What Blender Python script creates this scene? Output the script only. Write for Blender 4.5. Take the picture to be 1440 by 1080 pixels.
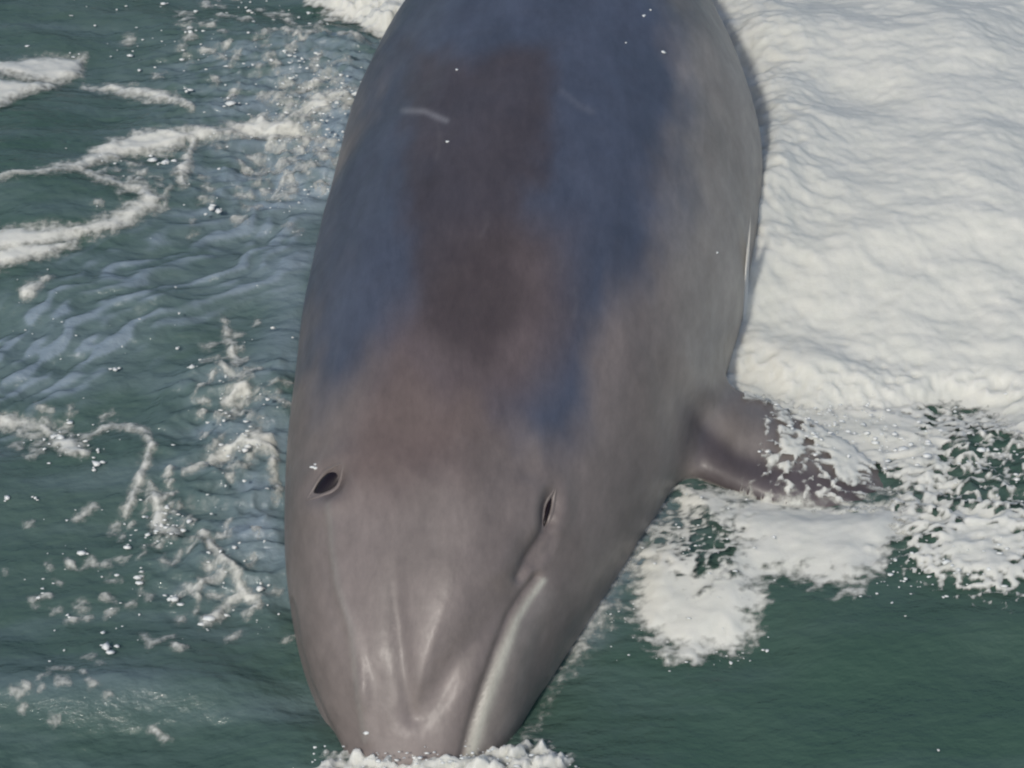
import bpy, bmesh, math, random
import numpy as np
from mathutils import Vector, Matrix
from mathutils.bvhtree import BVHTree

for o in list(bpy.data.objects): bpy.data.objects.remove(o)
scene = bpy.context.scene
COL = scene.collection
random.seed(7); rng = np.random.default_rng(7)

# ------------------------------------------------------------------ camera
PITCH = math.radians(38); CAMH = 2.17; FPX = 4000.0
cam_d = bpy.data.cameras.new('camera'); cam = bpy.data.objects.new('camera', cam_d); COL.objects.link(cam)
cam_d.sensor_width = 36; cam_d.lens = FPX / 1440 * 36
cam_d.clip_start = 0.05; cam_d.clip_end = 6000
cam.location = (0, 0, CAMH); cam.rotation_euler = (math.pi/2 - PITCH, 0, 0)
scene.camera = cam
scene.render.filter_size = 2.2; scene.cycles.filter_width = 2.2      # the photograph is a soft one
# ------------------------------------------------------------------ sky, sun, exposure
SUN_EL = math.radians(43); SUN_AZ = math.radians(-158)     # azimuth from +Y towards +X: the sun stands behind the camera, to the left
world = bpy.data.worlds.new('World'); scene.world = world; world.use_nodes = True
wn = world.node_tree.nodes; wl = world.node_tree.links
sky = wn.new('ShaderNodeTexSky'); sky.sky_type = 'NISHITA'; sky.sun_disc = False
sky.sun_elevation = SUN_EL; sky.sun_rotation = SUN_AZ; sky.air_density = 1.0; sky.dust_density = 2.0
wl.new(sky.outputs[0], wn['Background'].inputs[0]); wn['Background'].inputs[1].default_value = 0.12
sun_d = bpy.data.lights.new('sun', 'SUN'); sun = bpy.data.objects.new('sun', sun_d); COL.objects.link(sun)
sun_d.energy = 2.0; sun_d.angle = math.radians(4.0); sun_d.color = (1.0, 0.95, 0.87)
sdir = Vector((math.sin(SUN_AZ)*math.cos(SUN_EL), math.cos(SUN_AZ)*math.cos(SUN_EL), math.sin(SUN_EL)))
sun.rotation_euler = sdir.to_track_quat('Z', 'Y').to_euler(); sun.location = (0, 0, 20)
vs = scene.view_settings
vs.view_transform = 'Standard'; vs.look = 'None'; vs.gamma = 1; vs.use_curve_mapping = False; vs.exposure = -0.10

# ------------------------------------------------------------------ pixel <-> place
CP, SP = math.cos(PITCH), math.sin(PITCH)
def ray(px, py):
    a = (px - 720) / FPX; b = (540 - py) / FPX
    return np.array([a, CP + b*SP, -SP + b*CP])
def at_z(px, py, z):
    d = ray(px, py); t = (z - CAMH) / d[2]
    return np.array([0, 0, CAMH]) + d*t
def project(P):
    x, y, z = P[..., 0], P[..., 1], P[..., 2] - CAMH
    dep = y*CP - z*SP
    return 720 + FPX*x/dep, 540 - FPX*(y*SP + z*CP)/dep

# ------------------------------------------------------------------ noise
_perm = rng.permutation(256); _perm = np.concatenate([_perm, _perm, _perm])
_ang = rng.random(256)*2*np.pi; _gx, _gy = np.cos(_ang), np.sin(_ang)
def perlin(x, y):
    xi = np.floor(x).astype(int); yi = np.floor(y).astype(int); xf = x - xi; yf = y - yi
    xi &= 255; yi &= 255
    u = xf*xf*xf*(xf*(xf*6-15)+10); v = yf*yf*yf*(yf*(yf*6-15)+10)
    def g(ix, iy, fx, fy):
        h = _perm[_perm[ix & 255] + (iy & 255)]
        return _gx[h]*fx + _gy[h]*fy
    a = g(xi, yi, xf, yf); b = g(xi+1, yi, xf-1, yf); c = g(xi, yi+1, xf, yf-1); d = g(xi+1, yi+1, xf-1, yf-1)
    return (a + u*(b-a))*(1-v) + (c + u*(d-c))*v
def fbm(x, y, octv=4, gain=0.5):
    s = 0; a = 1.0
    for i in range(octv):
        s = s + a*perlin(x*2**i + 17.3*i, y*2**i + 9.1*i); a *= gain
    return s
def ridged(x, y, octv=3):
    s = 0; a = 1.0
    for i in range(octv):
        s = s + a*(1 - 2.2*np.abs(perlin(x*2**i + 31*i, y*2**i - 11*i))); a *= 0.5
    return s
def sstep(a, b, x):
    t = np.clip((x - a)/(b - a), 0, 1); return t*t*(3 - 2*t)
def poly_sd(X, Y, pts):
    """signed distance to a closed polygon, positive inside"""
    pts = np.array(pts, float); n = len(pts); d = np.full(X.shape, 1e9); ins = np.zeros(X.shape, bool)
    for i in range(n):
        ax, ay = pts[i]; bx, by = pts[(i+1) % n]
        ex, ey = bx-ax, by-ay; t = np.clip(((X-ax)*ex + (Y-ay)*ey)/(ex*ex+ey*ey+1e-9), 0, 1)
        d = np.minimum(d, (X-ax-t*ex)**2 + (Y-ay-t*ey)**2)
        if ay != by:
            c = ((ay > Y) != (by > Y)) & (X < (bx-ax)*(Y-ay)/(by-ay) + ax); ins ^= c
    d = np.sqrt(d); return np.where(ins, d, -d)
def line_d(X, Y, pts, wid=None):
    """distance to an open polyline minus its half width (negative inside)"""
    pts = np.array(pts, float); d = np.full(X.shape, 1e9)
    for i in range(len(pts)-1):
        ax, ay = pts[i][:2]; bx, by = pts[i+1][:2]
        ex, ey = bx-ax, by-ay; t = np.clip(((X-ax)*ex + (Y-ay)*ey)/(ex*ex+ey*ey+1e-9), 0, 1)
        w = (pts[i][2]*(1-t) + pts[i+1][2]*t) if pts.shape[1] > 2 else 0
        d = np.minimum(d, np.sqrt((X-ax-t*ex)**2 + (Y-ay-t*ey)**2) - w)
    return d

# ------------------------------------------------------------------ materials
def new_mat(name):
    m = bpy.data.materials.new(name); m.use_nodes = True
    return m, m.node_tree.nodes, m.node_tree.links, m.node_tree.nodes['Principled BSDF']
def noise_node(n, l, scale, detail=4, vec=None, rough=0.55):
    t = n.new('ShaderNodeTexNoise'); t.inputs['Scale'].default_value = scale; t.inputs['Detail'].default_value = detail
    t.inputs['Roughness'].default_value = rough
    if vec is not None: l.new(vec, t.inputs['Vector'])
    return t
def bump_node(n, l, height, strength, dist, normal=None):
    b = n.new('ShaderNodeBump'); b.inputs['Strength'].default_value = strength; b.inputs['Distance'].default_value = dist
    l.new(height, b.inputs['Height'])
    if normal is not None: l.new(normal, b.inputs['Normal'])
    return b
def geo_pos(n): return n.new('ShaderNodeNewGeometry').outputs['Position']

def mat_water():
    m, n, l, p = new_mat('sea_water')
    pos = geo_pos(n)
    nz = noise_node(n, l, 2.2, 3, pos)
    cr = n.new('ShaderNodeValToRGB'); l.new(nz.outputs[0], cr.inputs[0])
    cr.color_ramp.elements[0].position = 0.3; cr.color_ramp.elements[0].color = (0.055, 0.116, 0.084, 1)
    cr.color_ramp.elements[1].position = 0.7; cr.color_ramp.elements[1].color = (0.096, 0.156, 0.130, 1)
    at = n.new('ShaderNodeAttribute'); at.attribute_name = 'aerated_sky'       # fine bubbles, plus sky reflection painted in as colour
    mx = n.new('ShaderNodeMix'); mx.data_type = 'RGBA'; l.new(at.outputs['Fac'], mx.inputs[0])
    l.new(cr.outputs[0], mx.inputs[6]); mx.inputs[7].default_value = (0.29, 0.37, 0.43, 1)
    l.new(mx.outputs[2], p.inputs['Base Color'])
    p.inputs['Roughness'].default_value = 0.07; p.inputs['IOR'].default_value = 1.34
    mp = n.new('ShaderNodeMapping'); mp.inputs['Scale'].default_value = (1, 1.8, 1); l.new(pos, mp.inputs[0])
    b1 = noise_node(n, l, 45, 5, mp.outputs[0])
    bb = bump_node(n, l, b1.outputs[0], 0.5, 0.01)
    l.new(bb.outputs[0], p.inputs['Normal'])
    tr = n.new('ShaderNodeBsdfTransparent'); tr.inputs[0].default_value = (0.45, 0.72, 0.62, 1)
    ms = n.new('ShaderNodeMixShader'); ms.inputs[0].default_value = 0.74
    l.new(tr.outputs[0], ms.inputs[1]); l.new(p.outputs[0], ms.inputs[2])
    l.new(ms.outputs[0], n['Material Output'].inputs['Surface'])
    return m
def mat_seabed():
    m, n, l, p = new_mat('deep_water_silt')
    nz = noise_node(n, l, 1.5, 3, geo_pos(n))
    cr = n.new('ShaderNodeValToRGB'); l.new(nz.outputs[0], cr.inputs[0])
    cr.color_ramp.elements[0].color = (0.03, 0.07, 0.05, 1); cr.color_ramp.elements[1].color = (0.05, 0.10, 0.075, 1)
    l.new(cr.outputs[0], p.inputs['Base Color']); p.inputs['Roughness'].default_value = 0.9
    return m
def mat_foam():
    m, n, l, p = new_mat('sea_foam')
    pos = geo_pos(n)
    nz = noise_node(n, l, 26, 6, pos, 0.6)
    cr = n.new('ShaderNodeValToRGB'); l.new(nz.outputs[0], cr.inputs[0])
    cr.color_ramp.elements[0].position = 0.3; cr.color_ramp.elements[0].color = (0.63, 0.64, 0.58, 1)
    cr.color_ramp.elements[1].position = 0.68; cr.color_ramp.elements[1].color = (0.70, 0.70, 0.635, 1)
    l.new(cr.outputs[0], p.inputs['Base Color']); p.inputs['Roughness'].default_value = 0.55
    p.inputs['Specular IOR Level'].default_value = 0.2
    p.inputs['Subsurface Weight'].default_value = 0.5; p.inputs['Subsurface Radius'].default_value = (1, 1, 0.95); p.inputs['Subsurface Scale'].default_value = 0.02
    f1 = noise_node(n, l, 170, 4, pos, 0.65)
    bb = bump_node(n, l, f1.outputs[0], 0.16, 0.003); l.new(bb.outputs[0], p.inputs['Normal'])
    at = n.new('ShaderNodeAttribute'); at.attribute_name = 'cover'
    f2 = noise_node(n, l, 120, 4, pos)
    ma = n.new('ShaderNodeMath'); ma.operation = 'MULTIPLY_ADD'; l.new(f2.outputs[0], ma.inputs[0]); ma.inputs[1].default_value = 0.7; ma.inputs[2].default_value = -0.36
    ad = n.new('ShaderNodeMath'); ad.operation = 'ADD'; ad.use_clamp = True; l.new(at.outputs['Fac'], ad.inputs[0]); l.new(ma.outputs[0], ad.inputs[1])
    mr = n.new('ShaderNodeMapRange'); mr.interpolation_type = 'SMOOTHSTEP'; l.new(ad.outputs[0], mr.inputs[0]); mr.inputs[1].default_value = 0.08; mr.inputs[2].default_value = 0.75
    tr = n.new('ShaderNodeBsdfTransparent'); ms = n.new('ShaderNodeMixShader')
    l.new(mr.outputs[0], ms.inputs[0]); l.new(tr.outputs[0], ms.inputs[1]); l.new(p.outputs[0], ms.inputs[2])
    l.new(ms.outputs[0], n['Material Output'].inputs['Surface'])
    return m
def mat_drop():
    m, n, l, p = new_mat('spray_froth')
    nz = noise_node(n, l, 60, 2, geo_pos(n))
    cr = n.new('ShaderNodeValToRGB'); l.new(nz.outputs[0], cr.inputs[0])
    cr.color_ramp.elements[0].color = (0.55, 0.60, 0.60, 1); cr.color_ramp.elements[1].color = (0.9, 0.9, 0.86, 1)
    l.new(cr.outputs[0], p.inputs['Base Color']); p.inputs['Roughness'].default_value = 0.15; p.inputs['IOR'].default_value = 1.34
    return m
def mat_skin():
    m, n, l, p = new_mat('wet_dolphin_skin')
    pos = geo_pos(n)
    at = n.new('ShaderNodeAttribute'); at.attribute_name = 'skin_sky_tint'
    mp = n.new('ShaderNodeMapping'); mp.inputs['Scale'].default_value = (1.6, 0.7, 1); l.new(pos, mp.inputs[0])
    nz = noise_node(n, l, 9, 5, mp.outputs[0], 0.6)
    mr = n.new('ShaderNodeMapRange'); l.new(nz.outputs[0], mr.inputs[0]); mr.inputs[1].default_value = 0.25; mr.inputs[2].default_value = 0.75; mr.inputs[3].default_value = 0.74; mr.inputs[4].default_value = 1.26
    mx = n.new('ShaderNodeVectorMath'); mx.operation = 'SCALE'; l.new(at.outputs['Color'], mx.inputs[0]); l.new(mr.outputs[0], mx.inputs['Scale'])
    nf = noise_node(n, l, 55, 6, mp.outputs[0], 0.7)
    mf = n.new('ShaderNodeMapRange'); l.new(nf.outputs[0], mf.inputs[0]); mf.inputs[1].default_value = 0.3; mf.inputs[2].default_value = 0.7; mf.inputs[3].default_value = 0.88; mf.inputs[4].default_value = 1.12
    m2 = n.new('ShaderNodeVectorMath'); m2.operation = 'SCALE'; l.new(mx.outputs[0], m2.inputs[0]); l.new(mf.outputs[0], m2.inputs['Scale'])
    l.new(m2.outputs[0], p.inputs['Base Color'])
    r = noise_node(n, l, 30, 4, pos)
    rr = n.new('ShaderNodeMapRange'); l.new(r.outputs[0], rr.inputs[0]); rr.inputs[1].default_value = 0.3; rr.inputs[2].default_value = 0.7; rr.inputs[3].default_value = 0.42; rr.inputs[4].default_value = 0.60
    l.new(rr.outputs[0], p.inputs['Roughness'])
    p.inputs['Coat Weight'].default_value = 0.24; p.inputs['Coat Roughness'].default_value = 0.27; p.inputs['Coat IOR'].default_value = 1.33
    mp2 = n.new('ShaderNodeMapping'); mp2.inputs['Scale'].default_value = (1, 0.25, 1); l.new(pos, mp2.inputs[0])
    f1 = noise_node(n, l, 22, 3, mp2.outputs[0]); b1 = bump_node(n, l, f1.outputs[0], 0.25, 0.008)
    f2 = noise_node(n, l, 180, 5, mp2.outputs[0], 0.65); b2 = bump_node(n, l, f2.outputs[0], 0.22, 0.0015, b1.outputs[0])
    l.new(b2.outputs[0], p.inputs['Normal']); l.new(b1.outputs[0], p.inputs['Coat Normal'])
    return m
def mat_eye(col, rough):
    m, n, l, p = new_mat('eye_surface')
    nz = noise_node(n, l, 120, 2, geo_pos(n))
    cr = n.new('ShaderNodeValToRGB'); l.new(nz.outputs[0], cr.inputs[0])
    cr.color_ramp.elements[0].color = (*[c*0.8 for c in col], 1); cr.color_ramp.elements[1].color = (*[c*1.2 for c in col], 1)
    l.new(cr.outputs[0], p.inputs['Base Color']); p.inputs['Roughness'].default_value = rough
    return m
M_WATER, M_BED, M_FOAM, M_DROP, M_SKIN = mat_water(), mat_seabed(), mat_foam(), mat_drop(), mat_skin()
M_EYE = mat_eye((0.010, 0.006, 0.008), 0.2); M_EYE.node_tree.nodes['Principled BSDF'].inputs['Specular IOR Level'].default_value = 0.3

def mesh_obj(name, V, F, mat, parent=None, smooth=True):
    me = bpy.data.meshes.new(name); me.from_pydata([tuple(v) for v in V], [], F) if not isinstance(V, np.ndarray) or not isinstance(F, np.ndarray) else grid_fill(me, V, F)
    me.update(); me.materials.append(mat)
    if smooth: me.polygons.foreach_set('use_smooth', np.ones(len(me.polygons), bool))
    o = bpy.data.objects.new(name, me); COL.objects.link(o)
    if parent is not None: o.parent = parent
    return o
def grid_fill(me, V, F):
    k = F.shape[1]
    me.vertices.add(len(V)); me.vertices.foreach_set('co', V.astype(np.float32).ravel())
    me.loops.add(F.size); me.loops.foreach_set('vertex_index', F.astype(np.int32).ravel())
    me.polygons.add(len(F)); me.polygons.foreach_set('loop_start', np.arange(0, F.size, k, dtype=np.int32))
    me.update(calc_edges=True); me.validate()
def fattr(o, name, vals):
    a = o.data.attributes.new(name, 'FLOAT', 'POINT'); a.data.foreach_set('value', np.asarray(vals, np.float32))
def cattr(o, name, cols):
    a = o.data.attributes.new(name, 'FLOAT_COLOR', 'POINT')
    a.data.foreach_set('color', np.concatenate([cols, np.ones((len(cols), 1))], 1).astype(np.float32).ravel())

# ================================================================== THE SEA
xs = np.arange(-1.0, 1.3001, 0.0024); ys = np.arange(1.95, 4.05, 0.0034)
def grow(e0, step, end):
    out = []; v = e0; s = step
    while v < end: s *= 1.35; v += s; out.append(v)
    return np.array(out)
gx = grow(1.0, 0.0024, 3000); gy1 = grow(ys[-1], 0.0034, 3000); gy0 = grow(-1.95, 0.0034, 3000)
XA = np.concatenate([-gx[::-1], xs, gx + (xs[-1] - 1.0)]); YA = np.concatenate([-gy0[::-1], ys, gy1])
X, Y = np.meshgrid(XA, YA)
P0 = np.stack([X, Y, np.zeros_like(X)], -1)
near = (np.abs(X) < 1.45) & (Y > 1.2) & (Y < 5.0)
dep = np.maximum(Y*CP + CAMH*SP, 0.3)
PX = np.clip(720 + FPX*X/dep, -4000, 5500); PY = np.clip(540 - FPX*(Y*SP - CAMH*CP)/dep, -3000, 4000)

def sea_height():
    nearf = np.exp(-((X/2.2)**4 + ((Y-3)/2.6)**4))
    z = 0.022*np.sin(X*1.9 + Y*2.6 + 0.4) + 0.016*fbm(X*2.3, Y*3.2, 3)*2
    z = np.where(np.hypot(X, Y-3) > 25, 0.0, z)
    calm = 1 - 0.75*sstep(700, 900, PX)*sstep(760, 860, PY)                    # smooth green lee beside the head
    zz = 0.006*fbm(X*9, Y*15, 4) * calm
    zz += 0.0016*fbm(X*30 + 3, Y*62, 3) * calm
    # choppy water pushed aside along the flank
    chop = np.exp(-((PX-420)/190)**2) * sstep(30, 110, PY) * (1 - sstep(280, 340, PY))
    zz += 0.015*chop*ridged(X*13, Y*40, 3)
    chop2 = np.exp(-((PX-330)/110)**2) * sstep(500, 560, PY)*(1 - sstep(800, 900, PY))
    zz += 0.014*chop2*ridged(X*14+5, Y*22, 3)
    # the fan of ripples running off the shoulder
    yc = 345 + 0.053*np.maximum(440 - PX, 0)**1.35; off = PY - yc
    fan = np.exp(-(off/85)**4)*(1 - sstep(400, 450, PX))*sstep(-400, -100, PX)
    ph = off/23.0*2*np.pi + 11*fbm(X*4, Y*6, 3) + 5*fbm(X*9, Y*18, 2)
    crest = 0.5 + 0.34*np.sin(ph) + 0.30*np.sin(ph*0.47 + 4*fbm(X*6, Y*9, 2)) + 0.8*fbm(X*12, Y*34, 4)
    zz += 0.0055*fan*crest + 0.010*fan*fbm(X*7, Y*16, 2)
    # broad dark hollows and backs at the upper left
    zz += 0.020*np.exp(-((PX-110)/170)**2-((PY-235)/55)**2) + 0.016*np.exp(-((PX-100)/140)**2-((PY-325)/38)**2)
    # low swell in the foreground, left
    zz += 0.018*np.exp(-((PY-955-0.06*PX)/38)**2)*(1 - sstep(300, 480, PX)) 
    # scuffed water on the right
    sc = np.exp(-((PX-1370)/150)**2 - ((PY-720)/110)**2)
    zz += 0.012*sc*ridged(X*15, Y*26, 3)
    # the sea humps up along the animal's left flank
    fl = np.interp(PY, [0, 170, 330, 520, 720, 880, 1040], [565, 500, 455, 408, 388, 400, 460])
    zz += 0.014*np.exp(-((PX - fl)/55)**2)*sstep(60, 200, PY)*(1 - sstep(800, 950, PY))
    return z, z + zz*nearf, fan*(0.32 + 0.9*sstep(0.40, 1.05, crest)), chop, chop2
SWELL, ZW, FAN, CHOP, CHOP2 = sea_height()
NYg, NXg = X.shape
def quad_faces(mask=None):
    i = np.arange(NYg*NXg).reshape(NYg, NXg)
    F = np.stack([i[:-1, :-1], i[:-1, 1:], i[1:, 1:], i[1:, :-1]], -1)
    return F.reshape(-1, 4) if mask is None else F[mask]
V = np.stack([X, Y, ZW], -1).reshape(-1, 3)
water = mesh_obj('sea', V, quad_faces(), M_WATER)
water['kind'] = 'structure'; water['label'] = 'choppy green sea water all around the dolphin'
aer_sky = 0.95*FAN*(0.85+0.6*fbm(X*6, Y*9, 3)) + (1 - sstep(500, 760, PX))*(0.07 + 0.22*sstep(-0.15, 0.7, fbm(X*4, Y*16, 4))) + 0.06*sstep(0.0, 0.6, fbm(X*4, Y*22, 4)) + CHOP*(0.25 + 0.5*sstep(0.2, 0.9, ridged(X*16, Y*34, 3)*0.6 + 0.5*fbm(X*24, Y*50, 2))) + CHOP2*(0.25 + 0.4*sstep(0.0, 0.7, fbm(X*16, Y*26, 3)))  # ripple fan: blue-grey sky reflection on the crests painted as colour
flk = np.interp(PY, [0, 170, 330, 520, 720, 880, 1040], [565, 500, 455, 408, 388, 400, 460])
aer_sky += (0.35 + 0.5*fbm(X*13, Y*9, 3))*np.exp(-((PX-flk)/60)**2)*sstep(100, 200, PY)*(1-sstep(780, 900, PY))
aer_sky += (0.45 + 0.5*fbm(X*20, Y*30, 3))*np.exp(-((PX-(1500-PY*0.85+70))/65)**2)*sstep(680, 760, PY)*(1-sstep(880, 980, PY))
aer_sky += 0.30*np.exp(-((PY-968+0.03*PX)/30)**2)*(1-sstep(180, 420, PX))*(0.7+0.8*fbm(X*5, Y*25, 3))  # band of reflected sky painted on the foreground water, left
fattr(water, 'aerated_sky', np.clip(aer_sky, 0, 1).ravel())
sb = mesh_obj('seabed', np.array([[-3000, -3000, -2.5], [3000, -3000, -2.5], [3000, 3000, -2.5], [-3000, 3000, -2.5]], float), np.array([[0, 1, 2, 3]]), M_BED)
sb['kind'] = 'structure'

# ================================================================== THE DOLPHIN
dol = bpy.data.objects.new('dolphin', None); COL.objects.link(dol)
dol['label'] = 'wet grey dolphin surging head first out of white water'; dol['category'] = 'dolphin'
# rows read off the photograph: y, left edge, right edge, height of the body's axis above the water, height/width of the section
rows = [(1040, 462, 716, -0.015, 0.86), (1000, 440, 742, 0.000, 0.90), (960, 421, 764, 0.014, 0.92), (880, 400, 806, 0.036, 0.94), (800, 388, 850, 0.055, 0.95),
        (720, 387, 898, 0.068, 0.96), (640, 392, 942, 0.078, 0.97), (540, 404, 1005, 0.086, 0.98), (420, 430, 1050, 0.090, 1.0), (330, 455, 1070, 0.088, 1.02),
        (250, 475, 1082, 0.082, 1.04), (170, 512, 1056, 0.070, 1.04), (90, 562, 1020, 0.054, 1.04), (0, 612, 955, 0.034, 1.04)]
st = []
for y, l, r, z, k in rows:
    c = at_z((l+r)/2, y, z); d = np.linalg.norm(c - [0, 0, CAMH])
    st.append((c[0], c[1], c[2], (r-l)/2*d/FPX*0.985, k))
h = st[0]
snout = [(h[0]-0.012, h[1]-0.215, -0.115, 0.012, 0.8), (h[0]-0.012, h[1]-0.205, -0.112, 0.028, 0.75), (h[0]-0.012, h[1]-0.16, -0.097, 0.042, 0.72), (h[0]-0.012, h[1]-0.10, -0.075, 0.050, 0.75), (h[0]-0.010, h[1]-0.055, -0.050, 0.064, 0.8)]
t = st[-1]
tail = [(t[0]+0.02, t[1]+0.22, 0.03, t[3]*0.86, 1.12), (t[0]+0.05, t[1]+0.46, -0.01, t[3]*0.62, 1.2), (t[0]+0.08, t[1]+0.70, -0.07, t[3]*0.38, 1.4), (t[0]+0.10, t[1]+0.90, -0.14, t[3]*0.20, 1.7), (t[0]+0.11, t[1]+1.02, -0.19, t[3]*0.13, 1.4), (t[0]+0.115, t[1]+1.10, -0.23, 0.008, 1.0)]
ST = np.array(snout + st + tail)
# resample the axis smoothly
def resample(A, n):
    d = np.concatenate([[0], np.cumsum(np.linalg.norm(np.diff(A[:, :3], axis=0), axis=1))]); u = np.linspace(0, d[-1], n)
    out = np.stack([np.interp(u, d, A[:, k]) for k in range(A.shape[1])], 1)
    for _ in range(6): out[1:-1] = 0.25*out[:-2] + 0.5*out[1:-1] + 0.25*out[2:]
    return out
AX = resample(ST, 150)
ROLL = math.radians(8)
def tube_mesh(A, nseg=72):
    V = []; F = []
    tang = np.gradient(A[:, :3], axis=0); tang /= np.linalg.norm(tang, axis=1)[:, None]
    for i in range(len(A)):
        T = tang[i]; S = np.cross(T, [0, 0, 1.0]); S /= np.linalg.norm(S); U = np.cross(S, T)
        a, k = A[i, 3], A[i, 4]
        for j in range(nseg):
            th = 2*math.pi*j/nseg; cs, sn = math.cos(th), math.sin(th)
            e = 2/2.15
            x = a*math.copysign(abs(cs)**e, cs); y = a*k*math.copysign(abs(sn)**e, sn)
            if y < 0: y *= 0.95
            xr = x*math.cos(ROLL) - y*math.sin(ROLL)*0.2; yr = y*math.cos(ROLL) + x*math.sin(ROLL)*0.2
            V.append(A[i, :3] + S*xr + U*yr)
    n = len(A)
    for i in range(n-1):
        for j in range(nseg):
            F.append((i*nseg+j, i*nseg+(j+1) % nseg, (i+1)*nseg+(j+1) % nseg, (i+1)*nseg+j))
    F.append(tuple(range(nseg))[::-1]); F.append(tuple((n-1)*nseg+j for j in range(nseg)))
    return V, F
def fin_mesh(secs, nseg=28):
    """secs: centre, chord vector, thickness vector"""
    V = []; F = []
    for c, ch, tk in secs:
        for j in range(nseg):
            th = 2*math.pi*j/nseg; cx = math.cos(th); sn = math.sin(th)
            thick = sn*(0.62 + 0.38*cx)            # blunt leading edge, thin trailing edge
            V.append(np.array(c) + np.array(ch)*0.5*cx + np.array(tk)*thick)
    n = len(secs)
    for i in range(n-1):
        for j in range(nseg): F.append((i*nseg+j, i*nseg+(j+1) % nseg, (i+1)*nseg+(j+1) % nseg, (i+1)*nseg+j))
    F.append(tuple(range(nseg))[::-1]); F.append(tuple((n-1)*nseg+j for j in range(nseg)))
    return V, F
def lerp_secs(secs, n):
    A = np.array([np.concatenate([np.array(a, float), np.array(b, float), np.array(c, float)]) for a, b, c in secs])
    d = np.linspace(0, len(A)-1, n); B = np.stack([np.interp(d, np.arange(len(A)), A[:, k]) for k in range(9)], 1)
    for _ in range(3): B[1:-1] = 0.25*B[:-2] + 0.5*B[1:-1] + 0.25*B[2:]
    return [(b[:3], b[3:6], b[6:]) for b in B]
parts = [tube_mesh(AX)]
# the pectoral fin lying out on the froth
def P(px, py, z): return at_z(px, py, z)
lead = [(895, 680, 0.02), (975, 672, 0.030), (1060, 702, 0.030), (1130, 718, 0.022), (1200, 722, 0.014), (1275, 716, 0.004)]
trail = [(900, 490, 0.08), (990, 505, 0.080), (1050, 545, 0.070), (1120, 580, 0.052), (1190, 618, 0.034), (1268, 680, 0.010)]
secs = []
for i, (a, b) in enumerate(zip(lead, trail)):
    p, q = P(*a), P(*b); ch = p - q; tk = np.cross(np.array([1.0, 0, 0]), ch); tk /= np.linalg.norm(tk)
    if tk[2] < 0: tk = -tk
    secs.append(((p+q)/2, ch, tk*[0.040, 0.032, 0.026, 0.020, 0.015, 0.007][i]))
parts.append(fin_mesh(lerp_secs(secs, 30)))
# its twin, held down under the water on the other side
c0 = P(640, 600, 0.08)
secs2 = []
for i, (c, ch, tk) in enumerate(secs):
    s = i/5.0
    secs2.append((c0 + np.array([-0.13 - 0.13*s, 0.04+0.10*s, -0.10 - 0.30*s]), np.array([0.0, -np.linalg.norm(ch), -0.02]), np.array([0.8, 0, -0.5])*np.linalg.norm(tk)))
parts.append(fin_mesh(lerp_secs(secs2, 24)))
# dorsal fin, beyond the top of the picture
dx, dy, dz = t[0]+0.01, t[1]+0.10, 0.05+t[3]*0.9
parts.append(fin_mesh(lerp_secs([((dx, dy+0.10, dz-0.05), (0, -0.38, 0), (0.026, 0, 0)), ((dx, dy+0.14, dz+0.03), (0, -0.28, 0), (0.02, 0, 0)), ((dx, dy+0.22, dz+0.12), (0, -0.17, 0), (0.012, 0, 0)), ((dx, dy+0.30, dz+0.20), (0, -0.05, 0), (0.006, 0, 0))], 24)))
# flukes
fx, fy, fz = tail[-2][0], tail[-2][1], tail[-2][2]
for s in (-1, 1):
    parts.append(fin_mesh(lerp_secs([((fx, fy, fz), (0, -0.20, 0.06), (0, 0.004, 0.018)), ((fx+s*0.11, fy+0.05, fz-0.02), (0, -0.15, 0.04), (0, 0.003, 0.013)), ((fx+s*0.24, fy+0.15, fz-0.06), (0, -0.05, 0.015), (0, 0.002, 0.006))], 20)))
V = []; F = []
for pv, pf in parts:
    o = len(V); V += [tuple(v) for v in pv]; F += [tuple(i+o for i in f) for f in pf]
tmp = bpy.data.meshes.new('tmp'); tmp.from_pydata(V, [], F); tmp.update()
bm = bmesh.new(); bm.from_mesh(tmp); bmesh.ops.recalc_face_normals(bm, faces=bm.faces); bm.to_mesh(tmp); bm.free()
to = bpy.data.objects.new('tmp', tmp); COL.objects.link(to)
rm = to.modifiers.new('r', 'REMESH'); rm.mode = 'VOXEL'; rm.voxel_size = 0.0042; rm.adaptivity = 0
sm = to.modifiers.new('s', 'SMOOTH'); sm.factor = 0.5; sm.iterations = 14
dg = bpy.context.evaluated_depsgraph_get(); bme = bpy.data.meshes.new_from_object(to.evaluated_get(dg), depsgraph=dg)
bpy.data.objects.remove(to)
nv = len(bme.vertices); co = np.empty(nv*3, np.float32); bme.vertices.foreach_get('co', co); co = co.reshape(-1, 3).astype(float)
no = np.empty(nv*3, np.float32); bme.vertex_normals.foreach_get('vector', no); no = no.reshape(-1, 3).astype(float)
vx, vy = project(co)
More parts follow.
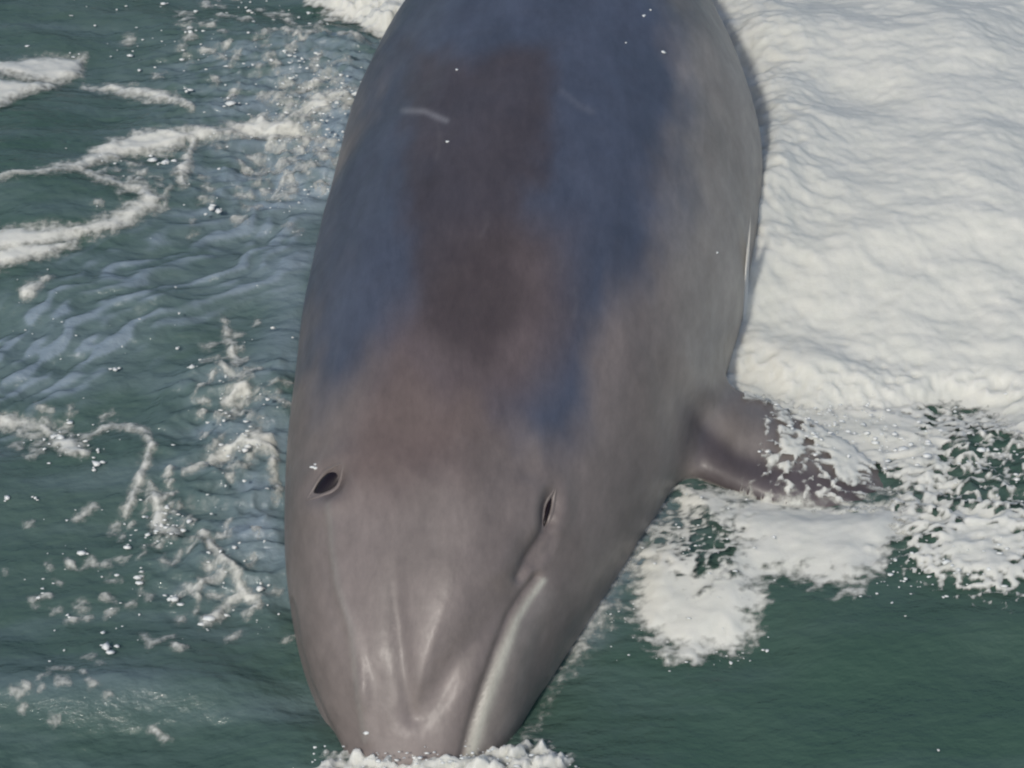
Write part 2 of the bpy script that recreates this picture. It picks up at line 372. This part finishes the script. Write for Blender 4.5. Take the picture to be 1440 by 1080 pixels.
# the fin's root flows into the shoulder: relax the skin there
ne_ = len(bme.edges); ed_ = np.empty(ne_*2, np.int32); bme.edges.foreach_get('vertices', ed_); ed_ = ed_.reshape(-1, 2)
wr_ = np.exp(-(line_d(vx, vy, [(930, 650), (950, 590), (985, 540), (1015, 505)])/45)**2)[:, None]; deg_ = np.bincount(ed_.ravel(), minlength=nv)[:, None]
for _ in range(110):
    acc = np.stack([np.bincount(ed_[:, 0], co[ed_[:, 1], k], nv) + np.bincount(ed_[:, 1], co[ed_[:, 0], k], nv) for k in range(3)], 1)/deg_
    co += (acc - co)*wr_*0.8
bme.vertices.foreach_set('co', co.astype(np.float32).ravel()); bme.update(); no = np.empty(nv*3, np.float32); bme.vertex_normals.foreach_get('vector', no); no = no.reshape(-1, 3).astype(float)
vx, vy = project(co)
vdir = np.array([0, 0, CAMH]) - co; vdir /= np.linalg.norm(vdir, axis=1)[:, None]
facing = sstep(-0.05, 0.15, (no*vdir).sum(1))
# ---- relief: brow, melon, mouth, eye sockets (all real displacement of the skin)
disp = np.zeros(nv)
G = lambda d, s: np.exp(-(d/s)**2)
mouthR = [(756, 812), (738, 838), (718, 868), (698, 915), (680, 965), (664, 1015), (650, 1075)]
mouthL = [(404, 850), (412, 900), (428, 955), (452, 1010), (478, 1062)]
for m in (mouthR, mouthL):
    d = line_d(vx, vy, m); disp -= 0.0055*G(d, 7)
dj = line_d(vx, vy, [(x+26, y+12) for x, y in mouthR]); disp += 0.004*G(dj, 22)*sstep(790, 900, vy)
du = line_d(vx, vy, [(x-24, y-6) for x, y in mouthR]); disp += 0.0025*G(du, 18)
melon = poly_sd(vx, vy, [(545, 640), (555, 800), (566, 900), (578, 1008), (640, 930), (720, 830), (745, 700), (690, 600)])
disp += 0.011*sstep(-24, 80, melon)
disp -= 0.005*G(line_d(vx, vy, [(720, 830), (690, 875), (635, 940), (590, 1005)]), 22)
disp -= 0.0035*G(line_d(vx, vy, [(548, 700), (558, 850), (568, 930), (578, 1010)]), 12)*sstep(700, 880, vy)
disp += 0.0040*np.exp(-((vx-512)/13)**2-((vy-975)/26)**2)
disp += 0.0028*G(line_d(vx, vy, [(470, 705), (472, 770), (480, 830), (495, 880), (508, 940), (518, 1040)]), 9)
EL, ER = (464, 682), (771, 714)
dl = np.hypot((vx-EL[0])*0.72 + (vy-EL[1])*-0.69, 1.6*((vx-EL[0])*0.69 + (vy-EL[1])*0.72))
dr = np.hypot((vx-ER[0])*1.9 + 0.2*(vy-ER[1]), (vy-ER[1]))
disp += 0.0035*G(dl-44, 24) - 0.009*G(dl, 24)
disp += 0.004*G(dr-40, 26) - 0.007*G(dr, 20)
disp -= 0.007*G(line_d(vx, vy, [(770, 735), (757, 762), (742, 785), (730, 810)]), 9)
disp -= 0.003*G(line_d(vx, vy, [(776, 755), (768, 775), (752, 792)]), 6)
disp += 0.006*G(line_d(vx, vy, [(735, 690), (725, 740), (700, 800)]), 22)
# shoulder fold running into the fin
disp -= 0.007*G(line_d(vx, vy, [(955, 545), (985, 590), (1030, 630), (1085, 655)]), 22)*sstep(930, 1000, vx)
disp += 0.005*G(line_d(vx, vy, [(945, 440), (975, 525), (1020, 578), (1075, 605)]), 34)*sstep(440, 560, vy)
disp += 0.006*fbm(co[:, 0]*6, co[:, 1]*3.5, 3)
co += no*(disp*facing)[:, None]
bme.vertices.foreach_set('co', co.astype(np.float32).ravel()); bme.update()
# ---- skin colour: dark cape with sky blue painted in, grey-brown head, paler flank and lower jaw
u = fbm(co[:, 0]*5+3, co[:, 1]*2.6, 4); u2 = fbm(co[:, 0]*11, co[:, 1]*5+7, 3)
cape = poly_sd(vx, vy, [(520, -300), (960, -300), (960, 120), (940, 300), (880, 420), (810, 500), (800, 620), (640, 560), (560, 500), (450, 560), (415, 520), (455, 250), (520, 60)])
cf = sstep(-48, 48, cape + 50*u + 34*u2 + 22*fbm(co[:, 0]*26+9, co[:, 1]*12, 4))
u3 = fbm(co[:, 0]*26+1, co[:, 1]*13, 4)
dark = sstep(-32, 26, poly_sd(vx, vy, [(570, 60), (772, 70), (765, 250), (722, 300), (716, 420), (670, 500), (600, 450), (560, 260)]) + 30*u + 24*u2 + 16*u3)
head = np.array([0.176, 0.149, 0.138]); flank = np.array([0.300, 0.268, 0.240]); cape_sky = np.array([0.064, 0.076, 0.109]); darkc = np.array([0.058, 0.045, 0.046]); warm = np.array([0.120, 0.086, 0.076])  # cape colour: dark skin with the sky's blue reflection mixed in
right = sstep(880, 1000, vx + 60*u)
col = head*(1-right)[:, None] + flank*right[:, None]
wz = sstep(-60, 70, poly_sd(vx, vy, [(520, 480), (720, 290), (800, 330), (760, 500), (650, 680), (480, 680)]) + 60*u)
col = col*(1-cf)[:, None] + cape_sky*cf[:, None]
col = col*(1-0.75*wz)[:, None] + warm*(0.75*wz)[:, None]
col = col*(1-0.8*dark)[:, None] + darkc*(0.8*dark)[:, None]
chin = sstep(-4, 22, poly_sd(vx, vy, mouthR + [(720, 1090), (735, 1000), (765, 900), (790, 830)]))*0.75
pale = np.array([0.30, 0.29, 0.265]); col = col*(1-0.32*chin)[:, None] + pale*(0.32*chin)[:, None]
lip = 0.8*G(line_d(vx, vy, [(x+9, y+4) for x, y in mouthR]), 3.5 + 3.5*sstep(820, 960, vy)); col = col*(1-lip)[:, None] + np.array([0.42, 0.42, 0.36])*lip[:, None]
trk = 0.35*G(line_d(vx, vy, [(466, 712), (468, 770), (478, 830), (495, 880), (500, 935), (515, 1040)]), 5); col = col*(1-trk)[:, None] + pale*trk[:, None]
scar = np.maximum.reduce([G(line_d(vx, vy, [(566, 154), (595, 155), (627, 168)])+1.5*u2, 4), 0.25*G(line_d(vx, vy, [(790, 128), (815, 150), (832, 158)]), 5)])*sstep(0.25, 0.5, (no*vdir).sum(1))*0.38
col = col*(1-scar)[:, None] + np.array([0.36, 0.36, 0.38])*scar[:, None]
rake = np.zeros(nv)                                              # faint old scratches
for _ in range(16):
    x0, y0 = random.uniform(440, 980), random.uniform(40, 900); a_ = math.pi/2 + random.gauss(0.1, 0.35); ln = random.uniform(20, 80)
    box = (np.abs(vx-x0) < 100) & (np.abs(vy-y0) < 100)
    rake[box] = np.maximum(rake[box], random.uniform(0.03, 0.08)*G(line_d(vx[box], vy[box], [(x0, y0), (x0+math.cos(a_)*ln*0.5+4, y0+math.sin(a_)*ln*0.5), (x0+math.cos(a_)*ln, y0+math.sin(a_)*ln)]), 3.2))
rake *= sstep(0.35, 0.6, (no*vdir).sum(1)); col = col*(1-rake)[:, None] + np.array([0.34, 0.32, 0.31])*rake[:, None]
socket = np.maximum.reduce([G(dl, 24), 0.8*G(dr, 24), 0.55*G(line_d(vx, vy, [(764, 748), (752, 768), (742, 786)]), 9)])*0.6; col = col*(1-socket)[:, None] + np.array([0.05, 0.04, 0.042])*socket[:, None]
fina = 0.75*sstep(-10, 60, poly_sd(vx, vy, [(985, 500), (1300, 520), (1300, 760), (960, 720), (950, 600)])); col = col*(1-fina)[:, None] + np.array([0.150, 0.134, 0.128])*fina[:, None]
finl = 0.85*sstep(-14, 14, poly_sd(vx, vy, [(945, 560), (985, 585), (1040, 632), (1100, 650), (1260, 690), (1290, 760), (1080, 730), (940, 680)]))*sstep(940, 1000, vx); col = col*(1-finl)[:, None] + np.array([0.075, 0.062, 0.068])*finl[:, None]  # darker band along the fin's lower side
belly = sstep(0.1, 0.7, -no[:, 2]); col = col*(1-belly)[:, None] + np.array([0.42, 0.38, 0.36])*belly[:, None]
bme.materials.clear(); bme.materials.append(M_SKIN); bme.polygons.foreach_set('use_smooth', np.ones(len(bme.polygons), bool))
body = bpy.data.objects.new('body', bme); COL.objects.link(body); body.parent = dol; cattr(body, 'skin_sky_tint', np.clip(col, 0.01, 1))
# ---- eyes
bvh = BVHTree.FromPolygons([tuple(v) for v in co], [tuple(p.vertices) for p in bme.polygons])
def hit(px, py):
    d = Vector(ray(px, py)).normalized(); r = bvh.ray_cast(Vector((0, 0, CAMH)), d); return r[0], r[1]
def ellipsoid(name, c, ax, n, la, lb, lc, mat, parent):
    ax = (ax - n*ax.dot(n)).normalized(); b = n.cross(ax)
    V = []; F = []; NU, NV = 28, 16
    for i in range(NV+1):
        ph = math.pi*i/NV
        for j in range(NU):
            th = 2*math.pi*j/NU; r = math.sin(ph); x = math.cos(th)*r
            y = math.sin(th)*r*(1 - 0.45*x*x)                       # almond
            V.append(c + ax*(x*la) + b*(y*lb) + n*(math.cos(ph)*lc))
    for i in range(NV):
        for j in range(NU): F.append((i*NU+j, i*NU+(j+1) % NU, (i+1)*NU+(j+1) % NU, (i+1)*NU+j))
    return mesh_obj(name, [tuple(v) for v in V], F, mat, parent)
for (a, b, wdt) in (((438, 704), (487, 656), 0.0115), ((763, 744), (777, 688), 0.0034)):
    p, _ = hit(*a); q, _ = hit(*b); c, n = hit((a[0]+b[0])/2, (a[1]+b[1])/2)
    eye = ellipsoid('eye', c - n*0.0015, q-p, n, (q-p).length/2, wdt, 0.006, M_EYE, dol)
    ax = ((q-p) - n*(q-p).dot(n)).normalized(); bx = n.cross(ax); la = (q-p).length/2
    for sg in (1, -1):                                             # upper and lower lid: soft folds that taper to the corners
        Vl = []; Fl = []; NS, NR = 26, 10
        for i in range(NS+1):
            x = -1.16 + 2.32*i/NS; xx = max(-1, min(1, x)); yy = math.sqrt(max(0, 1-xx*xx))*(1 - 0.45*xx*xx)
            base = c + ax*(x*la) + bx*(sg*(yy*wdt + 0.0014))
            nr = bvh.find_nearest(base); base = nr[0] - nr[1]*0.0006
            rad = 0.0004 + 0.0017*math.cos(x/1.16*math.pi/2)**0.7 if abs(x) < 1.159 else 0.0004
            for j in range(NR):
                th = 2*math.pi*j/NR; Vl.append(tuple(base + bx*(math.cos(th)*rad*1.5) + n*(math.sin(th)*rad)))
        for i in range(NS):
            for j in range(NR): Fl.append((i*NR+j, i*NR+(j+1) % NR, (i+1)*NR+(j+1) % NR, (i+1)*NR+j))
        lid = mesh_obj('eyelid', Vl, Fl, M_SKIN, eye)
        cattr(lid, 'skin_sky_tint', np.tile([0.150, 0.127, 0.118], (len(Vl), 1)))

# ================================================================== FOAM
# the froth drapes over whatever lies at the surface: the sea, and the pectoral fin where it breaks it
ZB = ZW.copy()
for i, j in np.argwhere((PX > 1040) & (PX < 1330) & (PY > 480) & (PY < 780)):
    r_ = bvh.ray_cast(Vector((X[i, j], Y[i, j], 0.12)), Vector((0, 0, -1)), 0.2)
    if r_[0] is not None: ZB[i, j] = max(ZB[i, j], r_[0].z)
PXE, PYE = project(np.stack([np.clip(X, -5, 5), np.clip(Y, 1, 8), ZB], -1))
bub = fbm(X*38, Y*52, 3)            # froth lumps
lump = fbm(X*9 + 4, Y*12, 4)
lace = ridged(X*17+2, Y*26, 3)      # netted holes
fine = fbm(X*80, Y*110, 2)
def foam_obj(name, T, label, rise, soft=(8, 26), calm=None):
    """T: cover (pixels from the edge inwards, positive inside); rise: metres of froth where covered"""
    keep = near & (T > -soft[0]-2)
    fm = keep[:-1, :-1] & keep[1:, :-1] & keep[:-1, 1:] & keep[1:, 1:]
    F = quad_faces(fm)
    on_fin = ZB > ZW + 1e-6
    base = ZB + np.where(on_fin, 0, (SWELL - ZW)*np.clip(sstep(calm[0], calm[1], T), 0, 1)) if calm else ZB
    Z = base + rise + 0.003
    used = np.unique(F); remap = -np.ones(NYg*NXg, int); remap[used] = np.arange(len(used))
    V = np.stack([X, Y, Z], -1).reshape(-1, 3)[used]
    o = mesh_obj(name, V, remap[F], M_FOAM)
    fattr(o, 'cover', np.clip((T.ravel()[used] + soft[0])/soft[1], 0, 1))
    o['kind'] = 'stuff'; o['label'] = label
    return o
# -- the broken white water to the right of the animal
bank = poly_sd(PXE, PYE, [(860, 700), (860, -400), (2000, -400), (2000, 640), (1440, 640), (1400, 600), (1330, 586), (1240, 600), (1130, 586), (1070, 570), (1000, 560)])
bank = np.minimum(bank, 420*(1.20 - X - 0.10*np.clip(Y-3, 0, 2)**2 + 0.10*fbm(X*2.5, Y*2.5, 3))); bank = np.minimum(bank, 420*(4.02 - Y + 0.12*fbm(X*3+5, Y*3, 3)))
Tb = bank + 26*lump + 16*bub + 10*fine
rise_b = 0.012*sstep(10, 60, Tb) + 0.085*sstep(-5, 300, bank + 14*lump) + (0.007*fbm(X*4, Y*5, 2) + 0.0012*lump + 0.0004*bub + 0.0004*fine)*sstep(0, 60, Tb) + 0.002*bub
re_ = np.interp(PY, [0, 90, 170, 250, 330, 420, 540], [985, 1028, 1058, 1082, 1070, 1050, 1005])
rise_b += 0.025*np.exp(-((PX-1360)/160)**2-((PY-60)/240)**2) + (0.034 + 0.004*bub + 0.020*fbm(X*7, Y*7, 3))*np.exp(-((PX-re_-5)/75)**2)*(1 - sstep(380, 520, PY))
foam_obj('white_water', Tb, 'broad bank of white churned foam along the dolphin\'s flank above its fin', rise_b, calm=(30, 140))
# -- froth between the fin and the cheek
apron = poly_sd(PXE, PYE, [(915, 650), (1000, 668), (1090, 700), (1180, 712), (1275, 690), (1290, 690), (1262, 778), (1200, 826), (1120, 816), (1078, 822), (1068, 865), (1045, 912), (970, 926), (905, 890), (884, 830), (900, 770), (940, 720)])
netf = ridged(X*50, Y*75, 2)
hole = np.exp(-((PX-985)/62)**2 - ((PY-795)/58)**2) + 0.5*np.exp(-((PX-965)/55)**2 - ((PY-700)/26)**2)
Ta = np.minimum(apron, 40) + 14*lump + 20*bub + 16*fine - hole*(98 - 52*netf) + 9*(netf-0.4)*sstep(40, 0, apron)
rise_a = 0.011*sstep(0, 45, apron + 6*lump - 30*hole) + (0.005*lump + 0.0010*bub + 0.0007*fine)*sstep(-5, 30, Ta)
foam_obj('foam_apron', Ta, 'rounded patch of white froth between the pectoral fin and the cheek', rise_a, (14, 46), calm=(6, 30))
# -- netted froth over and beyond the fin tip
net = poly_sd(PXE, PYE, [(1075, 560), (1430, 550), (1500, 600), (1500, 840), (1380, 850), (1270, 810), (1262, 720), (1180, 712), (1095, 700)])
dens = 0.95*np.exp(-((PXE-1215)/95)**2-((PYE-610)/48)**2) + 0.35*np.exp(-((PXE-1180)/110)**2-((PYE-660)/60)**2) + 0.75*np.exp(-((PXE-1390)/75)**2-((PYE-770)/50)**2) + 0.5*np.exp(-((PXE-1290)/35)**2-((PYE-660)/70)**2) + 0.22
Tn = -30 + 34*dens + 30*(netf - 0.45) + 12*bub + 10*fine + 10*lump + np.clip(net*0.5, -40, 6)
Tn = Tn - 22*(np.exp(-((PXE-1143)/32)**2-((PYE-660)/36)**2) + np.exp(-((PXE-1232)/26)**2-((PYE-682)/24)**2))
rise_n = 0.004*sstep(-5, 20, Tn) + (0.0025*bub + 0.0015*fine)*sstep(-5, 20, Tn)
foam_obj('lacy_foam', Tn, 'lacy net of thin foam on green water beyond the fin tip', rise_n)
# -- patch behind the body, upper left
pt = poly_sd(PX, PY, [(425, -60), (640, -60), (640, 90), (545, 95), (520, 80), (500, 55), (465, 40), (432, 15)])
Tp = pt + 10*lump + 12*bub + 8*fine
foam_obj('foam_patch', Tp, 'cream foam patch against the back behind the dolphin, ragged edge', 0.03*sstep(0, 40, Tp) + (0.012*lump + 0.006*bub)*sstep(-5, 20, Tp))
# -- drifting foam at the left: two tongues and the veins that join them
tong = np.maximum(poly_sd(PX, PY, [(-90, 122), (-40, 112), (60, 92), (122, 88), (118, 118), (80, 135), (-50, 130)]), poly_sd(PX, PY, [(-120, 165), (-60, 134), (70, 134), (92, 140), (40, 160), (0, 185), (-60, 198), (-100, 190)]))
Tt = tong*1.4 + 6*lump + 5*bub - 3
foam_obj('foam_tongue', Tt, 'two pale smooth foam tongues drifting on dark green water', 0.006*sstep(-4, 15, Tt) + 0.002*bub*sstep(-4, 15, Tt), (12, 36))
veins = [
 [(120, 135, 3), (190, 146, 7), (235, 160, 6), (270, 183, 3)],
 [(-40, 298, 3), (60, 285, 3), (110, 275, 6), (150, 248, 9), (195, 232, 12), (232, 228, 14), (275, 218, 6), (330, 213, 6), (372, 207, 11), (410, 218, 7), (450, 232, 4)],
 [(110, 275, 4), (150, 292, 4), (205, 300, 6), (215, 318, 10), (180, 340, 8), (110, 362, 6), (40, 368, 12), (-40, 372, 16)],
 [(275, 220, 4), (268, 250, 5), (258, 275, 7), (260, 295, 3)],
 [(-40, 395, 14), (50, 385, 10), (110, 374, 3)],
 [(40, 435, 7), (70, 420, 3)],
 [(430, 195, 8), (455, 188, 12), (440, 178, 5), (488, 180, 5)],
 [(318, 470, 3), (322, 500, 5), (338, 540, 4)], [(310, 540, 3), (338, 562, 6)], [(345, 580, 8), (322, 588, 5)], [(320, 610, 4), (335, 600, 5)],
 [(262, 678, 3), (300, 664, 5), (340, 648, 8), (375, 652, 11), (385, 665, 6), (390, 710, 4)],
 [(-20, 585, 5), (20, 590, 6), (52, 588, 3), (66, 600, 4), (85, 618, 10), (105, 632, 9), (122, 642, 4)],
 [(115, 612, 3), (150, 600, 4), (180, 604, 4), (205, 618, 4), (214, 636, 5), (205, 668, 4), (188, 700, 4), (178, 722, 6)],
 [(210, 690, 4), (222, 712, 7), (225, 745, 9), (250, 757, 5)],
 [(285, 762, 6), (300, 785, 4), (320, 805, 4), (340, 832, 5), (362, 850, 6)], [(270, 834, 4), (310, 812, 4)], [(292, 870, 7), (315, 850, 4), (335, 842, 6)],
 [(200, 895, 2), (212, 910, 4), (240, 897, 3)],
 [(110, 728, 4), (135, 715, 4)], [(210, 1012, 2), (232, 1026, 4)],
]
Tv = np.full(X.shape, -1e3)
wx = PX + 7*fbm(X*22, Y*30, 2); wy = PY + 6*fbm(X*22+9, Y*30+4, 2)
for v in veins: Tv = np.maximum(Tv, -line_d(wx, wy, [(a, b, w*1.15) for a, b, w in v]))
def stroke(px, py, ln, ang, wd):
    q = at_z(px, py, 0.0); m = 0.06
    i0, i1 = np.searchsorted(YA, [q[1]-m, q[1]+m]); j0, j1 = np.searchsorted(XA, [q[0]-m, q[0]+m]); sl = np.s_[i0:i1, j0:j1]
    dx, dy = math.cos(ang)*ln/2, math.sin(ang)*ln/2; b_ = random.uniform(-0.3, 0.3)*ln
    Tv[sl] = np.maximum(Tv[sl], -line_d(wx[sl], wy[sl], [(px-dx, py-dy, wd*0.4), (px+b_*0.3, py+b_*0.4, wd), (px+dx, py+dy, wd*0.3)]))
for n_, cx, cy, sx, sy, tilt in ((70, 420, 150, 55, 60, -0.2), (60, 400, 260, 35, 40, -0.1), (45, 320, 70, 90, 40, 0), (45, 335, 590, 30, 60, -0.3), (30, 230, 745, 25, 30, -0.6), (25, 330, 835, 40, 35, -0.4), (30, 110, 830, 80, 50, 0), (30, 70, 610, 40, 20, 0), (25, 220, 300, 40, 25, -0.4), (14, 90, 960, 60, 25, 0)):
    for _ in range(n_): stroke(random.gauss(cx, sx), random.gauss(cy, sy), random.uniform(5, 22), tilt + random.gauss(0, 0.4), random.uniform(1.0, 3.6))
Tv = Tv*1.5 + 6*bub + 4*fine + 0.5
Tv = np.where(PX > 560, -100, Tv)
foam_obj('foam_vein', Tv, 'thin winding threads of foam on the rippled water by the dolphin\'s right side', 0.004*sstep(-4, 12, Tv) + 0.003*bub*sstep(-3, 8, Tv), (13, 38))
# -- milky film shed from the cheek
ck = -line_d(wx, wy, [(952, 648, 10), (912, 725, 20), (872, 800, 24), (832, 880, 22), (790, 955, 14), (742, 1035, 8)])
Tc = np.clip(ck, -60, 16)*1.1 + 15*lump + 9*bub + 16*(netf - 0.5) - 4 - 10*sstep(860, 1000, PY)
foam_obj('cheek_film', Tc, 'thin broken milky film on the green water beside the cheek', 0.002*sstep(-5, 20, Tc) + 0.001*bub, (18, 84))
# -- where the snout cuts the surface
spl = poly_sd(PX, PY, [(445, 1078), (500, 1058), (560, 1052), (600, 1040), (660, 1050), (700, 1055), (770, 1052), (800, 1075), (820, 1140), (430, 1140)])
Ts = np.minimum(spl, 16) + 10*lump + 18*bub + 16*fine + 10*(netf-0.5) - 6
foam_obj('snout_splash', Ts, 'frothy white splash where the snout cuts into the water', 0.014*sstep(-5, 30, Ts) + (0.010*bub + 0.006*fine)*sstep(-5, 15, Ts), (12, 34))

# ================================================================== SPRAY
def froth_blob(bmx, c, r, squash=0.5):
    res = bmesh.ops.create_icosphere(bmx, subdivisions=1, radius=r)
    k = [random.uniform(0.7, 1.7), random.uniform(0.6, 1.1), 1]
    for v in res['verts']:
        s = random.uniform(0.55, 1.35); v.co = Vector((v.co.x*k[0]*s, v.co.y*k[1]*s, v.co.z*squash*s)) + Vector(c)
def height_at(x, y):
    i = int(np.clip(np.searchsorted(YA, y), 0, NYg-1)); j = int(np.clip(np.searchsorted(XA, x), 0, NXg-1)); return ZW[i, j]
def spray(name, label, lst):
    b = bmesh.new()
    for px, py, r, lift in lst:
        p = at_z(px, py, 0.01); z = height_at(p[0], p[1]); p = at_z(px, py, z + 0.002 + lift)
        froth_blob(b, p, r)
    me = bpy.data.meshes.new(name); b.to_mesh(me); b.free()
    for pl in me.polygons: pl.use_smooth = True
    me.materials.append(M_DROP); o = bpy.data.objects.new(name, me); COL.objects.link(o); o['kind'] = 'stuff'; o['label'] = label
PXM = 1/1200.0
big = [(325, 145, 8), (500, 132, 9), (445, 75, 6), (268, 45, 7), (182, 78, 6), (300, 28, 6), (355, 35, 7), (262, 128, 6), (140, 219, 5), (232, 228, 10), (215, 225, 8), (297, 291, 9), (308, 297, 6), (97, 200, 5), (270, 516, 7), (135, 652, 9), (115, 778, 8), (193, 812, 8), (245, 842, 7), (238, 842, 5), (148, 910, 9), (330, 770, 7), (365, 828, 8), (348, 628, 7), (295, 870, 9), (85, 615, 8), (98, 594, 6), (15, 580, 8), (162, 520, 5), (250, 490, 5), (255, 410, 5), (430, 60, 5), (408, 78, 5), (425, 82, 5), (392, 60, 5), (350, 15, 5), (230, 5, 5), (310, 775, 4), (95, 865, 4), (55, 840, 4), (50, 700, 5), (10, 700, 6), (1270, 632, 12), (1252, 605, 6), (1380, 632, 8), (1312, 760, 7), (1330, 790, 6), (1390, 800, 6), (1230, 622, 6), (1320, 1055, 4), (445, 656, 5), (512, 1050, 5)]
lst = []
for x, y, r in big:
    if 440 <= x <= 520 and y > 600: continue
    lst.append((x, y, r*PXM*0.8, 0.003))
    for _ in range(random.randint(1, 4)): lst.append((x+random.gauss(0, r*0.9), y+random.gauss(0, r*0.7), r*PXM*random.uniform(0.25, 0.6), 0.002))
def cluster(cx, cy, sx, sy, n, r0, r1, lift=0.0):
    for _ in range(n):
        lst.append((random.gauss(cx, sx), random.gauss(cy, sy), random.uniform(r0, r1)*PXM*random.choice([0.5, 0.7, 1]), random.random()*lift))
n0 = len(lst)
cluster(440, 130, 45, 45, 90, 1.5, 4, 0.02); cluster(300, 60, 120, 45, 120, 1.2, 4.5); cluster(460, 120, 30, 50, 60, 1.5, 5, 0.02); cluster(400, 270, 30, 30, 40, 1, 3.5); cluster(200, 240, 60, 25, 40, 1, 4); cluster(330, 600, 35, 60, 70, 1, 4.5, 0.015); cluster(225, 745, 22, 18, 50, 1.5, 5, 0.01)
cluster(330, 840, 40, 30, 45, 1, 4); cluster(90, 620, 35, 14, 40, 1, 4); cluster(150, 830, 110, 60, 60, 0.8, 3); cluster(120, 450, 90, 60, 25, 0.8, 2.5); cluster(440, 200, 25, 40, 40, 1, 4)
lst = [q for q in lst if q[0] < np.interp(q[1], [0, 170, 330, 520, 720, 880, 1040], [560, 495, 450, 403, 383, 395, 455])]
spray('spray_flecks', 'scattered white flecks of spray on green water by the right flank', lst)
lst = []
for x, y, r in big:
    if x > 900: lst.append((x, y, r*PXM*0.8, 0.003))
cluster(1240, 610, 60, 22, 110, 1.5, 5, 0.03); cluster(1130, 610, 40, 22, 90, 1.5, 4, 0.05); cluster(1370, 760, 50, 35, 90, 1, 4, 0.01); cluster(1260, 780, 35, 40, 60, 1, 3.5); cluster(985, 770, 40, 45, 50, 1, 4, 0.02); cluster(1000, 915, 40, 12, 50, 1, 3.5); cluster(1400, 640, 40, 40, 60, 1, 4); cluster(870, 880, 40, 25, 30, 0.8, 2.5)
spray('fin_spray', 'small droplets of spray thrown up around the pectoral fin', lst)
glint_spot = hit(444, 657)[0]; b_ = bmesh.new()  # white blobs by the eye imitate a sparkle of light
for k_ in range(4): froth_blob(b_, glint_spot + Vector((random.gauss(0, 0.0025), random.gauss(0, 0.003), 0.0005)), random.uniform(0.0014, 0.0036))
for px_, py_, r_ in ((932, 73, 0.0035), (905, 22, 0.003), (642, 98, 0.0028), (630, 199, 0.0025), (515, 1030, 0.003), (880, 60, 0.002), (1008, 355, 0.0025), (915, 14, 0.002)):
    froth_blob(b_, hit(px_, py_)[0], r_)
me = bpy.data.meshes.new('skin_drops_glint'); b_.to_mesh(me); b_.free(); me.materials.append(M_DROP)
for pl in me.polygons: pl.use_smooth = True
o = bpy.data.objects.new('skin_drops_glint', me); COL.objects.link(o); o['kind'] = 'stuff'; o['label'] = 'small white water drops clinging to the dolphin\'s skin'
lst = []
cluster(610, 1062, 70, 9, 120, 1.2, 4, 0.03); cluster(750, 1068, 30, 8, 50, 1.2, 4, 0.015)
spray('snout_spray', 'beads of spray around the snout at the water line', lst)
